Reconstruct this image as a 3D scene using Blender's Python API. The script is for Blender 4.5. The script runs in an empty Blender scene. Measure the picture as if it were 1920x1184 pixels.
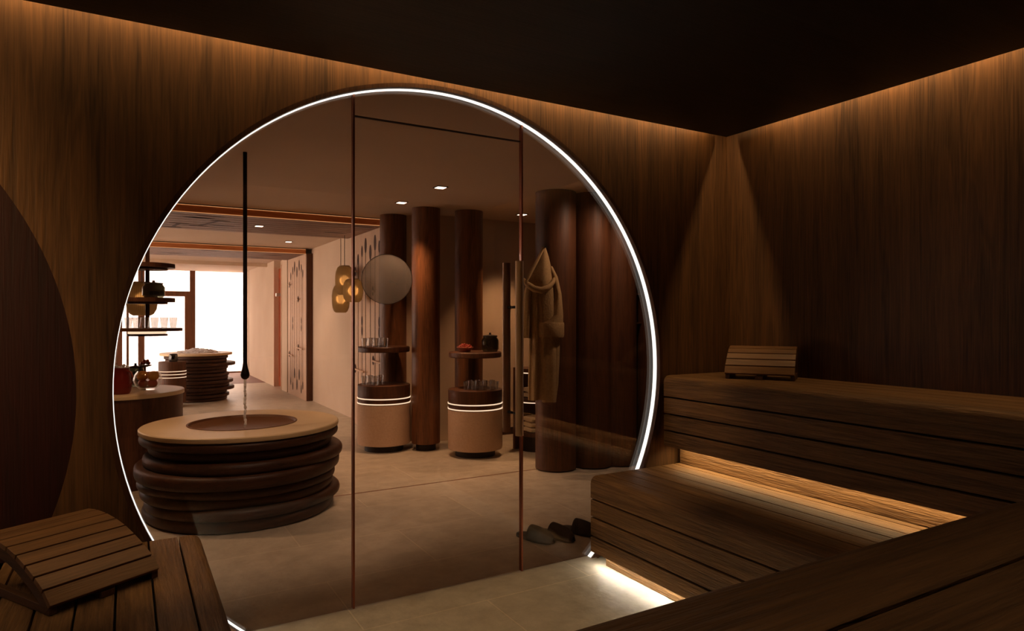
import bpy, bmesh, math, random
from mathutils import Vector, Matrix
from mathutils.geometry import tessellate_polygon
random.seed(7)
sc = bpy.context.scene
COL = sc.collection
R = math.radians

# ------------------------------------------------------------------ camera, world, lights, exposure
FPX, CX, CY, CAMH = 1245.0, 960.0, 596.0, 1.34
YAW = math.atan2(724.0, 1245.0)
cam = bpy.data.cameras.new('camera'); camo = bpy.data.objects.new('camera', cam); COL.objects.link(camo)
camo.location = (0, 0, CAMH); camo.rotation_euler = (R(90), 0, -YAW)
cam.sensor_width = 36; cam.lens = FPX / 1920 * 36; cam.shift_y = (CY - 592) / 1920
cam.clip_start = 0.005; cam.clip_end = 200
sc.camera = camo
sc.view_settings.view_transform = 'Standard'; sc.view_settings.look = 'None'
sc.view_settings.gamma = 1; sc.view_settings.use_curve_mapping = False
sc.view_settings.exposure = 0.0
try:
    sc.cycles.use_denoising = True
    sc.cycles.max_bounces = 10; sc.cycles.diffuse_bounces = 5; sc.cycles.glossy_bounces = 4
    sc.cycles.transparent_max_bounces = 24; sc.cycles.sample_clamp_indirect = 4.0
    sc.cycles.caustics_reflective = False; sc.cycles.caustics_refractive = False
except Exception:
    pass

w = bpy.data.worlds.new('daylight'); sc.world = w; w.use_nodes = True
bg = w.node_tree.nodes['Background']; bg.inputs[0].default_value = (1.0, 0.91, 0.86, 1); bg.inputs[1].default_value = 7.8

WARM = (1.0, 0.63, 0.28); SOFT = (1.0, 0.80, 0.64); NEUT = (1.0, 0.92, 0.74)

def area(name, loc, sx, sy, power, col, rot=(0, 0, 0), spread=180, portal=False):
    l = bpy.data.lights.new(name, 'AREA'); l.shape = 'RECTANGLE'; l.size = sx; l.size_y = sy
    l.energy = power; l.color = col; l.spread = R(spread)
    if portal: l.cycles.is_portal = True
    o = bpy.data.objects.new(name, l); COL.objects.link(o); o.location = loc; o.rotation_euler = rot
    return o

def spot(name, loc, power, col, angle=100, blend=0.7, size=0.05, parent=None, aim=(0, 0, 0)):
    l = bpy.data.lights.new(name, 'SPOT'); l.energy = power; l.color = col
    l.spot_size = R(angle); l.spot_blend = blend; l.shadow_soft_size = size
    o = bpy.data.objects.new(name, l); COL.objects.link(o); o.location = loc; o.rotation_euler = aim
    if parent: o.parent = parent
    return o

# sauna geometry constants
YW, YG, XR, XL, YB = 2.97, 3.012, 3.31, -3.45, -0.03
CR, CZ, C1, C2 = 1.385, 1.055, 1.34, -1.545
YE = 2.925                     # bench ends
# cove strips behind the dropped ceiling edge
area('cove_light_front', (-0.13, 2.925, 2.575), 6.5, 0.015, 24, WARM)
area('cove_light_right', (3.262, 1.34, 2.575), 0.015, 2.72, 11, WARM)
area('cove_light_back', (-0.07, 0.02, 2.575), 6.5, 0.015, 9, WARM)
area('cove_light_left', (-3.40, 1.45, 2.575), 0.015, 2.9, 6, WARM)
# strips below the benches
area('upper_bench_strip_light', (2.825, 1.75, 0.596), 0.02, 2.3, 5.0, (1.0, 0.74, 0.40), spread=150)
area('lower_bench_strip_light', (2.208, 1.95, 0.062), 0.018, 1.85, 14.0, NEUT, rot=(0, R(13), 0))
area('island_strip_light', (0.275, 1.9, 0.05), 0.02, 1.9, 9.0, NEUT, rot=(0, R(-18), 0))
area('back_bench_strip_light', (1.2, 1.09, 0.055), 2.0, 0.02, 0.15, NEUT, rot=(R(12), 0, 0))
# wall washer in the left part of the sauna ceiling
spot('wall_washer_lamp', (-2.0, 1.5, 2.44), 190, WARM, 66, 0.55, 0.04, aim=tuple((Vector((-1.28, 2.97, 1.75)) - Vector((-1.9, 1.4, 2.44))).to_track_quat('-Z', 'Y').to_euler()))
# downlight over the island bench, behind the camera's left shoulder
spot('sauna_downlight_lamp', (-0.75, 1.0, 2.445), 30, (1.0, 0.76, 0.50), 150, 0.6, 0.06)
# daylight through the glazed end of the hallway
area('window_portal', (1.0, 17.28, 1.25), 3.6, 2.4, 1, (1, 1, 1), rot=(R(-90), 0, 0), portal=True)
area('side_window_portal', (-2.16, 12.2, 1.25), 2.3, 6.4, 1, (1, 1, 1), rot=(0, R(-90), 0), portal=True)

# ------------------------------------------------------------------ materials
def lin(c):
    return tuple((x / 12.92 if x <= 0.04045 else ((x + 0.055) / 1.055) ** 2.4) for x in c)
def rgb(r, g, b): return lin((r / 255, g / 255, b / 255)) + (1,)

def mat(name, base, rough=0.6, metal=0.0, spec=0.4, **kw):
    m = bpy.data.materials.new(name); m.use_nodes = True
    p = m.node_tree.nodes['Principled BSDF']
    p.inputs['Base Color'].default_value = base; p.inputs['Roughness'].default_value = rough
    p.inputs['Metallic'].default_value = metal; p.inputs['Specular IOR Level'].default_value = spec
    for k, v in kw.items(): p.inputs[k].default_value = v
    return m

def N(m, t, **kw):
    n = m.node_tree.nodes.new(t)
    for k, v in kw.items(): setattr(n, k, v)
    return n

def wood(name, dark, light, axis=2, fine=1.0, rough=0.5, bump=0.35, spec=0.35, rings=0.5, relief=0.0):
    m = mat(name, light, rough, spec=spec); nt = m.node_tree; L = nt.links; p = nt.nodes['Principled BSDF']
    tc = N(m, 'ShaderNodeTexCoord')
    def mp(s_across, s_along):
        mpn = N(m, 'ShaderNodeMapping'); s = [s_across] * 3; s[axis] = s_along
        mpn.inputs['Scale'].default_value = s; L.new(tc.outputs['Object'], mpn.inputs['Vector']); return mpn
    a = mp(11 * fine, 0.6 * fine); n1 = N(m, 'ShaderNodeTexNoise'); n1.inputs['Scale'].default_value = 1.0
    n1.inputs['Detail'].default_value = 6; n1.inputs['Distortion'].default_value = 0.6; L.new(a.outputs[0], n1.inputs['Vector'])
    b = mp(150 * fine, 5 * fine); n2 = N(m, 'ShaderNodeTexNoise'); n2.inputs['Scale'].default_value = 1.0
    n2.inputs['Detail'].default_value = 3; L.new(b.outputs[0], n2.inputs['Vector'])
    # growth rings: sine of the stretched noise
    mul = N(m, 'ShaderNodeMath', operation='MULTIPLY'); mul.inputs[1].default_value = 55; L.new(n1.outputs[0], mul.inputs[0])
    sn = N(m, 'ShaderNodeMath', operation='SINE'); L.new(mul.outputs[0], sn.inputs[0])
    ma = N(m, 'ShaderNodeMath', operation='MULTIPLY_ADD'); ma.inputs[1].default_value = 0.18 * rings; ma.inputs[2].default_value = 0.0; L.new(sn.outputs[0], ma.inputs[0])
    ad = N(m, 'ShaderNodeMath', operation='ADD'); L.new(n1.outputs[0], ad.inputs[0]); L.new(ma.outputs[0], ad.inputs[1])
    m2 = N(m, 'ShaderNodeMath', operation='MULTIPLY_ADD'); m2.inputs[1].default_value = 0.9; m2.inputs[2].default_value = -0.45; L.new(n2.outputs[0], m2.inputs[0])
    ad2 = N(m, 'ShaderNodeMath', operation='ADD'); L.new(ad.outputs[0], ad2.inputs[0]); L.new(m2.outputs[0], ad2.inputs[1])
    cr = N(m, 'ShaderNodeValToRGB'); cr.color_ramp.elements[0].position = 0.12; cr.color_ramp.elements[1].position = 0.88
    cr.color_ramp.elements[0].color = dark; cr.color_ramp.elements[1].color = light
    L.new(ad2.outputs[0], cr.inputs[0]); L.new(cr.outputs[0], p.inputs['Base Color'])
    bp = N(m, 'ShaderNodeBump'); bp.inputs['Strength'].default_value = bump; bp.inputs['Distance'].default_value = 0.004
    L.new(ad2.outputs[0], bp.inputs['Height']); L.new(bp.outputs[0], p.inputs['Normal'])
    if relief:     # brushed, wavy surface of the bench boards
        c = mp(120, 11); n4 = N(m, 'ShaderNodeTexNoise'); n4.inputs['Scale'].default_value = 1.0; n4.inputs['Detail'].default_value = 2; n4.inputs['Distortion'].default_value = 0.8
        L.new(c.outputs[0], n4.inputs['Vector'])
        b3 = N(m, 'ShaderNodeBump'); b3.inputs['Strength'].default_value = relief; b3.inputs['Distance'].default_value = 0.006
        L.new(n4.outputs[0], b3.inputs['Height']); L.new(bp.outputs[0], b3.inputs['Normal']); L.new(b3.outputs[0], p.inputs['Normal'])
    return m

def mottled(name, c1, c2, scale=3.0, rough=0.6, bump=0.1, detail=8, spec=0.35):
    m = mat(name, c1, rough, spec=spec); L = m.node_tree.links; p = m.node_tree.nodes['Principled BSDF']
    tc = N(m, 'ShaderNodeTexCoord'); n = N(m, 'ShaderNodeTexNoise'); n.inputs['Scale'].default_value = scale
    n.inputs['Detail'].default_value = detail; L.new(tc.outputs['Object'], n.inputs['Vector'])
    cr = N(m, 'ShaderNodeValToRGB'); cr.color_ramp.elements[0].position = 0.3; cr.color_ramp.elements[1].position = 0.7
    cr.color_ramp.elements[0].color = c1; cr.color_ramp.elements[1].color = c2
    L.new(n.outputs[0], cr.inputs[0]); L.new(cr.outputs[0], p.inputs['Base Color'])
    if bump:
        bp = N(m, 'ShaderNodeBump'); bp.inputs['Strength'].default_value = bump; bp.inputs['Distance'].default_value = 0.01
        L.new(n.outputs[0], bp.inputs['Height']); L.new(bp.outputs[0], p.inputs['Normal'])
    return m

def tiles(name, c1, c2, seam, tx=1.2, ty=0.6, rough=0.42):
    m = mat(name, c1, rough, spec=0.4); L = m.node_tree.links; p = m.node_tree.nodes['Principled BSDF']
    tc = N(m, 'ShaderNodeTexCoord')
    mp = N(m, 'ShaderNodeMapping'); mp.inputs['Rotation'].default_value = (0, 0, 0); mp.inputs['Location'].default_value = (0.32, 0.22, 0); L.new(tc.outputs['Object'], mp.inputs['Vector'])
    br = N(m, 'ShaderNodeTexBrick'); br.inputs['Scale'].default_value = 1.0; br.inputs['Brick Width'].default_value = tx
    br.inputs['Row Height'].default_value = ty; br.inputs['Mortar Size'].default_value = 0.0045; br.inputs['Mortar Smooth'].default_value = 0.3
    br.inputs['Color1'].default_value = (1, 1, 1, 1); br.inputs['Color2'].default_value = (0.93, 0.93, 0.93, 1); br.inputs['Mortar'].default_value = seam
    L.new(mp.outputs[0], br.inputs['Vector'])
    n = N(m, 'ShaderNodeTexNoise'); n.inputs['Scale'].default_value = 7.0; n.inputs['Detail'].default_value = 12; n.inputs['Roughness'].default_value = 0.68
    L.new(tc.outputs['Object'], n.inputs['Vector'])
    cr = N(m, 'ShaderNodeValToRGB'); cr.color_ramp.elements[0].position = 0.32; cr.color_ramp.elements[1].position = 0.68
    cr.color_ramp.elements[0].color = c1; cr.color_ramp.elements[1].color = c2; L.new(n.outputs[0], cr.inputs[0])
    mx = N(m, 'ShaderNodeMix', data_type='RGBA', blend_type='MULTIPLY'); mx.inputs[0].default_value = 1
    L.new(cr.outputs[0], mx.inputs[6]); L.new(br.outputs['Color'], mx.inputs[7]); L.new(mx.outputs[2], p.inputs['Base Color'])
    n3 = N(m, 'ShaderNodeTexNoise'); n3.inputs['Scale'].default_value = 16; n3.inputs['Detail'].default_value = 8; L.new(tc.outputs['Object'], n3.inputs['Vector'])
    bp = N(m, 'ShaderNodeBump'); bp.inputs['Strength'].default_value = 0.45; bp.inputs['Distance'].default_value = 0.012
    L.new(n3.outputs[0], bp.inputs['Height'])
    bp2 = N(m, 'ShaderNodeBump'); bp2.inputs['Strength'].default_value = 0.6; bp2.inputs['Distance'].default_value = 0.003; bp2.invert = True
    L.new(br.outputs['Fac'], bp2.inputs['Height']); L.new(bp.outputs[0], bp2.inputs['Normal']); L.new(bp2.outputs[0], p.inputs['Normal'])
    return m

def emit(name, col, strength):
    m = bpy.data.materials.new(name); m.use_nodes = True; nt = m.node_tree; nt.nodes.clear()
    e = N(m, 'ShaderNodeEmission'); o = N(m, 'ShaderNodeOutputMaterial')
    e.inputs[0].default_value = tuple(col[:3]) + (1,); e.inputs[1].default_value = strength
    nt.links.new(e.outputs[0], o.inputs[0]); return m

def glass(name, tint, f0=0.045, rough=0.0, gl=(1, 1, 1)):
    m = bpy.data.materials.new(name); m.use_nodes = True; nt = m.node_tree; nt.nodes.clear(); L = nt.links
    t = N(m, 'ShaderNodeBsdfTransparent'); t.inputs[0].default_value = tuple(tint) + (1,)
    g = N(m, 'ShaderNodeBsdfGlossy'); g.inputs['Roughness'].default_value = rough; g.inputs[0].default_value = tuple(gl) + (1,)
    lw = N(m, 'ShaderNodeLayerWeight'); lw.inputs[0].default_value = 0.5
    pw = N(m, 'ShaderNodeMath', operation='POWER'); pw.inputs[1].default_value = 5.0; L.new(lw.outputs['Facing'], pw.inputs[0])
    ml = N(m, 'ShaderNodeMath', operation='MULTIPLY_ADD'); ml.inputs[1].default_value = 1 - f0; ml.inputs[2].default_value = f0; L.new(pw.outputs[0], ml.inputs[0])
    mx = N(m, 'ShaderNodeMixShader'); L.new(ml.outputs[0], mx.inputs[0]); L.new(t.outputs[0], mx.inputs[1]); L.new(g.outputs[0], mx.inputs[2])
    o = N(m, 'ShaderNodeOutputMaterial'); L.new(mx.outputs[0], o.inputs[0]); return m

W_D, W_L = rgb(52, 28, 14), rgb(122, 74, 38)
M = {}
M['wall_wood'] = wood('wall_wood', rgb(64, 42, 24), rgb(122, 84, 50), 2, rough=0.5, bump=0.3)
M['ceil_wood'] = wood('dark_ceiling_wood', rgb(16, 12, 10), rgb(38, 29, 23), 0, fine=0.8, rough=0.55, bump=0.2)
M['bench_y'] = wood('bench_wood_lengthwise', rgb(72, 50, 31), rgb(138, 102, 66), 1, rough=0.55, bump=0.5, spec=0.2, relief=0.8)
M['bench_x'] = wood('bench_wood_crosswise', rgb(58, 40, 25), rgb(110, 80, 52), 0, rough=0.55, bump=0.5, spec=0.25, relief=0.6)
M['slat'] = wood('backrest_wood', rgb(84, 56, 32), rgb(136, 96, 60), 0, fine=1.4, rough=0.45, bump=0.3, rings=0.2)
M['frame_wood'] = wood('backrest_frame_wood', rgb(50, 30, 16), rgb(92, 58, 32), 1, fine=1.4, rough=0.5)
M['red_wood'] = wood('dark_red_wood', rgb(31, 8, 5), rgb(53, 15, 9), 2, rough=0.5, bump=0.2)
M['col_wood'] = wood('column_wood', rgb(76, 46, 26), rgb(136, 88, 54), 2, fine=1.3, rough=0.5, bump=0.25)
M['dark_wood'] = wood('dark_walnut', rgb(42, 24, 14), rgb(86, 52, 30), 0, fine=1.5, rough=0.5, bump=0.25)
M['dark_wood_v'] = wood('dark_walnut_upright', rgb(54, 31, 18), rgb(102, 63, 38), 2, fine=1.5, rough=0.5, bump=0.25)
M['pale_wood'] = wood('pale_panel_wood', rgb(196, 160, 132), rgb(222, 190, 162), 2, fine=1.5, rough=0.6, bump=0.1)
M['slat_ceiling'] = wood('ceiling_panel_wood', rgb(112, 84, 70), rgb(146, 112, 94), 0, fine=1.2, rough=0.6, bump=0.1)
M['orange_lit_wood'] = wood('orange_lit_fascia', rgb(184, 112, 62), rgb(224, 150, 92), 0, fine=1.2, rough=0.5)  # orange glow of the edge strips is put into this wood colour
M['door_wood'] = wood('reddish_door_wood', rgb(140, 66, 36), rgb(186, 98, 58), 2, fine=1.3, rough=0.5)
M['plaster'] = mottled('beige_plaster', rgb(206, 182, 158), rgb(216, 194, 170), 1.5, 0.85, 0.05)
M['spa_ceiling'] = mottled('ceiling_plaster', rgb(198, 176, 156), rgb(206, 184, 164), 1.2, 0.9, 0.03)
M['floor'] = tiles('limestone_tiles', rgb(176, 164, 145), rgb(208, 196, 175), (1.22, 1.2, 1.16, 1))
M['deck'] = wood('deck_boards', rgb(96, 58, 46), rgb(140, 92, 74), 0, rough=0.6)
M['stone_top'] = mottled('pale_stone_top', rgb(214, 188, 146), rgb(230, 206, 166), 2.0, 0.4, 0.03)
M['basin'] = mat('brown_basin', rgb(112, 74, 46), 0.55)
M['fabric'] = mottled('linen_wrap', rgb(196, 164, 138), rgb(208, 178, 152), 60, 0.9, 0.15)
M['robe'] = mottled('olive_terry', rgb(150, 122, 82), rgb(168, 138, 96), 70, 0.95, 0.35)
M['towel'] = mottled('cream_towel', rgb(208, 186, 152), rgb(224, 202, 170), 60, 0.95, 0.3)
M['slipper'] = mottled('charcoal_felt', rgb(58, 50, 46), rgb(70, 62, 56), 60, 0.9, 0.15)
M['sole'] = mat('dark_sole', rgb(40, 32, 28), 0.8)
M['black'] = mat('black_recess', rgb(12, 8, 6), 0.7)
M['groove'] = mat('dark_inlay', rgb(66, 40, 28), 0.8)
M['copper'] = mat('copper_profile', rgb(150, 90, 66), 0.35, 0.9)
M['steel'] = mat('brushed_bronze', rgb(168, 132, 100), 0.4, 0.35)
M['chrome'] = mat('white_metal', rgb(225, 220, 214), 0.25, 0.6)
M['black_metal'] = mat('black_metal', rgb(24, 18, 15), 0.4, 0.4)
M['water'] = None
M['glass'] = glass('bronze_tinted_glass', (0.84, 0.745, 0.675), 0.036)
M['clear'] = glass('clear_glass', (0.90, 0.90, 0.90), 0.22)
M['bowl_glass'] = glass('bowl_glass', (0.95, 0.95, 0.95), 0.06)
M['pane'] = glass('window_glass', (0.97, 0.97, 0.97), 0.04)
M['dark_glass'] = glass('smoked_green_glass', (0.30, 0.30, 0.24), 0.08)
M['smoke'] = None
M['red_clay'] = mat('red_glaze', rgb(120, 34, 22), 0.3)
M['led_white'] = emit('white_led', (1.0, 0.96, 0.88), 1.35)
M['led_line'] = emit('cream_led_line', (1.0, 0.86, 0.68), 1.6)
M['led_orange'] = emit('orange_led_line', (1.0, 0.58, 0.28), 1.0)
M['lens'] = emit('downlight_lens', (1.0, 0.9, 0.76), 6.0)
M['peach'] = mottled('peach_skin', rgb(216, 130, 30), rgb(226, 168, 60), 6, 0.5, 0)
M['red_fruit'] = mottled('red_fruit_skin', rgb(130, 34, 22), rgb(170, 60, 34), 5, 0.4, 0)
M['ice'] = None
M['snow'] = mottled('snow_slope', (0.80, 0.80, 0.82, 1), (0.95, 0.95, 0.95, 1), 0.35, 0.9, 0)
M['leaf'] = mat('dark_leaf', rgb(52, 56, 40), 0.6)
M['black_wood'] = mat('plinth_black', rgb(30, 18, 12), 0.6)

def milky(name, col, amt):
    m = bpy.data.materials.new(name); m.use_nodes = True; nt = m.node_tree; L = nt.links; nt.nodes.clear()
    d = N(m, 'ShaderNodeBsdfPrincipled'); d.inputs['Base Color'].default_value = col; d.inputs['Roughness'].default_value = 0.15
    t = N(m, 'ShaderNodeBsdfTranslucent'); t.inputs[0].default_value = col
    mx = N(m, 'ShaderNodeMixShader'); mx.inputs[0].default_value = amt; L.new(d.outputs[0], mx.inputs[1]); L.new(t.outputs[0], mx.inputs[2])
    o = N(m, 'ShaderNodeOutputMaterial'); L.new(mx.outputs[0], o.inputs[0]); return m
M['ice'] = milky('crushed_ice', (0.97, 0.97, 0.98, 1), 0.5); M['water'] = milky('water_stream', (1, 1, 1, 1), 0.55)

def lamp_fabric():
    m = bpy.data.materials.new('ribbed_lamp_shade'); m.use_nodes = True; nt = m.node_tree; L = nt.links; nt.nodes.clear()
    tc = N(m, 'ShaderNodeTexCoord'); sx = N(m, 'ShaderNodeSeparateXYZ'); L.new(tc.outputs['Object'], sx.inputs[0])
    at = N(m, 'ShaderNodeMath', operation='ARCTAN2'); L.new(sx.outputs[0], at.inputs[0]); L.new(sx.outputs[1], at.inputs[1])
    ml = N(m, 'ShaderNodeMath', operation='MULTIPLY'); ml.inputs[1].default_value = 48; L.new(at.outputs[0], ml.inputs[0])
    si = N(m, 'ShaderNodeMath', operation='SINE'); L.new(ml.outputs[0], si.inputs[0])
    mr = N(m, 'ShaderNodeMapRange'); mr.inputs[1].default_value = -1; mr.inputs[2].default_value = 1; mr.inputs[3].default_value = 0.75; mr.inputs[4].default_value = 1; L.new(si.outputs[0], mr.inputs[0])
    col = N(m, 'ShaderNodeMix', data_type='RGBA', blend_type='MULTIPLY'); col.inputs[0].default_value = 1; col.inputs[6].default_value = rgb(186, 164, 132); L.new(mr.outputs[0], col.inputs[7])
    d = N(m, 'ShaderNodeBsdfDiffuse'); t = N(m, 'ShaderNodeBsdfTranslucent'); L.new(col.outputs[2], d.inputs[0]); L.new(col.outputs[2], t.inputs[0])
    mx = N(m, 'ShaderNodeMixShader'); mx.inputs[0].default_value = 0.45; L.new(d.outputs[0], mx.inputs[1]); L.new(t.outputs[0], mx.inputs[2])
    tr = N(m, 'ShaderNodeBsdfRefraction'); tr.inputs['IOR'].default_value = 1.08; tr.inputs['Roughness'].default_value = 0.92; L.new(col.outputs[2], tr.inputs[0]); m3 = N(m, 'ShaderNodeMixShader'); m3.inputs[0].default_value = 0.5
    L.new(mx.outputs[0], m3.inputs[1]); L.new(tr.outputs[0], m3.inputs[2])
    o = N(m, 'ShaderNodeOutputMaterial'); L.new(m3.outputs[0], o.inputs[0]); return m
M['bulb'] = emit('warm_bulb_glow', (1.0, 0.88, 0.66), 14.0)
M['shade'] = lamp_fabric()

def veil():
    m = bpy.data.materials.new('frosted_smoked_glass'); m.use_nodes = True; nt = m.node_tree; L = nt.links; nt.nodes.clear()
    t = N(m, 'ShaderNodeBsdfTransparent'); t.inputs[0].default_value = (0.8, 0.8, 0.8, 1)
    d = N(m, 'ShaderNodeBsdfPrincipled'); d.inputs['Base Color'].default_value = rgb(150, 146, 144); d.inputs['Roughness'].default_value = 0.25
    mx = N(m, 'ShaderNodeMixShader'); mx.inputs[0].default_value = 0.33; L.new(t.outputs[0], mx.inputs[1]); L.new(d.outputs[0], mx.inputs[2])
    o = N(m, 'ShaderNodeOutputMaterial'); L.new(mx.outputs[0], o.inputs[0]); return m
M['smoke'] = veil()

# ------------------------------------------------------------------ mesh helpers
class MB:
    def __init__(s): s.v = []; s.f = []
    def add(s, vs, fs):
        k = len(s.v); s.v += [tuple(q) for q in vs]; s.f += [tuple(i + k for i in f) for f in fs]; return s
    def box(s, x0, x1, y0, y1, z0, z1):
        return s.add([(x0, y0, z0), (x1, y0, z0), (x1, y1, z0), (x0, y1, z0), (x0, y0, z1), (x1, y0, z1), (x1, y1, z1), (x0, y1, z1)],
                     [(0, 3, 2, 1), (4, 5, 6, 7), (0, 1, 5, 4), (1, 2, 6, 5), (2, 3, 7, 6), (3, 0, 4, 7)])
    def prism(s, poly, axis, a, b):
        # poly: 2-D points in the plane across 'axis'; axis 0 -> (y,z), 1 -> (x,z), 2 -> (x,y)
        def P(p, q):
            return (q, p[0], p[1]) if axis == 0 else ((p[0], q, p[1]) if axis == 1 else (p[0], p[1], q))
        n = len(poly); vs = [P(p, a) for p in poly] + [P(p, b) for p in poly]
        tr = tessellate_polygon([[Vector((p[0], p[1], 0)) for p in poly]])
        fs = [tuple(t) for t in tr] + [tuple(i + n for i in reversed(t)) for t in tr]
        fs += [(i, (i + 1) % n, (i + 1) % n + n, i + n) for i in range(n)]
        return s.add(vs, fs)
    def lathe(s, prof, c=(0, 0, 0), seg=48, sx=1, sy=1, wob=None):
        vs = []; fs = []; n = len(prof)
        for j in range(seg):
            a = 2 * math.pi * j / seg; k = 1 + (wob(a) if wob else 0)
            for r, z in prof: vs.append((c[0] + r * k * sx * math.cos(a), c[1] + r * k * sy * math.sin(a), c[2] + z))
        for j in range(seg):
            jn = (j + 1) % seg
            for i in range(n - 1): fs.append((j * n + i, jn * n + i, jn * n + i + 1, j * n + i + 1))
        return s.add(vs, fs)
    def tube(s, pts, r, seg=10, cap=True):
        pts = [Vector(p) for p in pts]; rr = r if isinstance(r, (list, tuple)) else [r] * len(pts); vs = []; fs = []
        for i, p in enumerate(pts):
            d = (pts[min(i + 1, len(pts) - 1)] - pts[max(i - 1, 0)]).normalized()
            u = d.orthogonal().normalized() if abs(d.z) < 0.999 else Vector((1, 0, 0)); v = d.cross(u).normalized()
            if abs(d.z) < 0.999: u = Vector((0, 0, 1)).cross(d).normalized(); v = d.cross(u).normalized()
            for j in range(seg):
                a = 2 * math.pi * j / seg; vs.append(p + (u * math.cos(a) + v * math.sin(a)) * rr[i])
        for i in range(len(pts) - 1):
            for j in range(seg):
                jn = (j + 1) % seg; fs.append((i * seg + j, i * seg + jn, (i + 1) * seg + jn, (i + 1) * seg + j))
        if cap: fs += [tuple(range(seg))[::-1], tuple((len(pts) - 1) * seg + j for j in range(seg))]
        return s.add(vs, fs)
    def loft(s, rings, cap=True):
        n = len(rings[0]); vs = [p for r in rings for p in r]; fs = []
        for i in range(len(rings) - 1):
            for j in range(n):
                jn = (j + 1) % n; fs.append((i * n + j, i * n + jn, (i + 1) * n + jn, (i + 1) * n + j))
        if cap: fs += [tuple(range(n))[::-1], tuple((len(rings) - 1) * n + j for j in range(n))]
        return s.add(vs, fs)
    def ball(s, c, r, seg=20, rg=12, sq=(1, 1, 1)):
        rings = []
        for i in range(rg + 1):
            t = math.pi * i / rg; q = max(math.sin(t), 0.02)
            rings.append([(c[0] + r * sq[0] * q * math.cos(2 * math.pi * j / seg), c[1] + r * sq[1] * q * math.sin(2 * math.pi * j / seg), c[2] - r * sq[2] * math.cos(t)) for j in range(seg)])
        return s.loft(rings)

def fix(me, smooth):
    bm = bmesh.new(); bm.from_mesh(me)
    bmesh.ops.remove_doubles(bm, verts=bm.verts, dist=1e-5)
    bmesh.ops.recalc_face_normals(bm, faces=bm.faces); bm.to_mesh(me); bm.free()
    if smooth:
        for p in me.polygons: p.use_smooth = True
        try: me.set_sharp_from_angle(angle=R(40))
        except Exception: pass

def world_loc(o):
    l = Vector((0, 0, 0))
    while o: l = l + o.location; o = o.parent
    return l

def part(name, mb, m, parent=None, bevel=0, seg=2, smooth=False, label=None, at=None, shift=True):
    """one mesh object; with shift the coordinates are world ones and are moved into the parent's frame"""
    me = bpy.data.meshes.new(name)
    off = Vector(at) if at else (world_loc(parent) if (parent and shift) else Vector((0, 0, 0)))
    me.from_pydata([tuple(Vector(q) - off) for q in mb.v], [], mb.f); fix(me, smooth)
    me.materials.append(m); o = bpy.data.objects.new(name, me); COL.objects.link(o)
    if parent: o.parent = parent
    elif at: o.location = at
    if bevel:
        b = o.modifiers.new('bevel', 'BEVEL'); b.width = bevel; b.segments = seg; b.limit_method = 'ANGLE'; b.angle_limit = R(40)
        for p in me.polygons: p.use_smooth = True
        try: me.set_sharp_from_angle(angle=R(50))
        except Exception: pass
        b.harden_normals = True
    if label: o['label'] = label
    return o

def tag(o, label, cat, group=None):
    o['label'] = label; o['category'] = cat
    if group: o['group'] = group
    return o

def thing(name, label, cat, loc=(0, 0, 0), rotz=0, group=None):
    o = bpy.data.objects.new(name, None); COL.objects.link(o); o.location = loc; o.rotation_euler = (0, 0, rotz)
    o.empty_display_size = 0.1
    return tag(o, label, cat, group)

def struct(name, mb, m, parent=None, **kw):
    o = part(name, mb, m, parent, **kw)
    if not parent: o['kind'] = 'structure'
    return o

def dup(root, loc, rotz=None, label=None, group=None):
    r = root.copy(); COL.objects.link(r); r.location = loc
    if rotz is not None: r.rotation_euler = (0, 0, rotz)
    if label: r['label'] = label
    if group: r['group'] = group
    for ch in list(root.children):
        c = ch.copy(); COL.objects.link(c); c.parent = r
        for g in list(ch.children):
            d = g.copy(); COL.objects.link(d); d.parent = c
    return r

def ray(u, v, d):
    """point at depth d (m along the view axis) behind photo pixel (u, v); used only to measure places"""
    k = d / FPX; s, c = math.sin(YAW), math.cos(YAW)
    return Vector((s * d + c * (u - CX) * k, c * d - s * (u - CX) * k, CAMH + (CY - v) * k))

# ------------------------------------------------------------------ sauna shell
def arc(cx, a0, a1, n, r=CR):
    return [(cx + r * math.cos(a0 + (a1 - a0) * i / n), CZ + r * math.sin(a0 + (a1 - a0) * i / n)) for i in range(n + 1)]
def floor_arc(cx, r=CR, n=120):
    a = math.asin(CZ / r)          # the circle runs into the floor
    return arc(cx, math.pi + a, -a, n, r)
def clipz(p): return [(x, max(z, 0.0)) for x, z in p]
poly = [(XL, 0)] + [(x, z) for x, z in clipz(floor_arc(C2, CR, 120)) if x > XL] + clipz(floor_arc(C1)) + [(5.2, 0), (5.2, 2.66), (XL, 2.66)]
struct('wall_front', MB().prism(poly, 1, YW, YW + 0.042), M['wall_wood'])
struct('wall_right', MB().box(XR, XR + 0.1, YB - 0.1, YW, 0, 2.66), M['wall_wood'])
struct('wall_back', MB().box(XL, XR, YB - 0.1, YB, 0, 2.66), M['wall_wood'])
struct('wall_left', MB().box(XL - 0.1, XL, YB - 0.1, YW, 0, 2.66), M['wall_wood'])
struct('ceiling', MB().box(XL + 0.09, 3.218, 0.06, 2.89, 2.46, 2.50), M['ceil_wood'])
struct('ceiling_recess', MB().box(XL - 0.1, XR + 0.1, YB - 0.1, YW + 0.09, 2.60, 2.66), M['black'])
struct('floor', MB().box(XL - 0.1, 5.2, YB - 0.1, 14.4, -0.1, 0), M['floor'])
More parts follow.
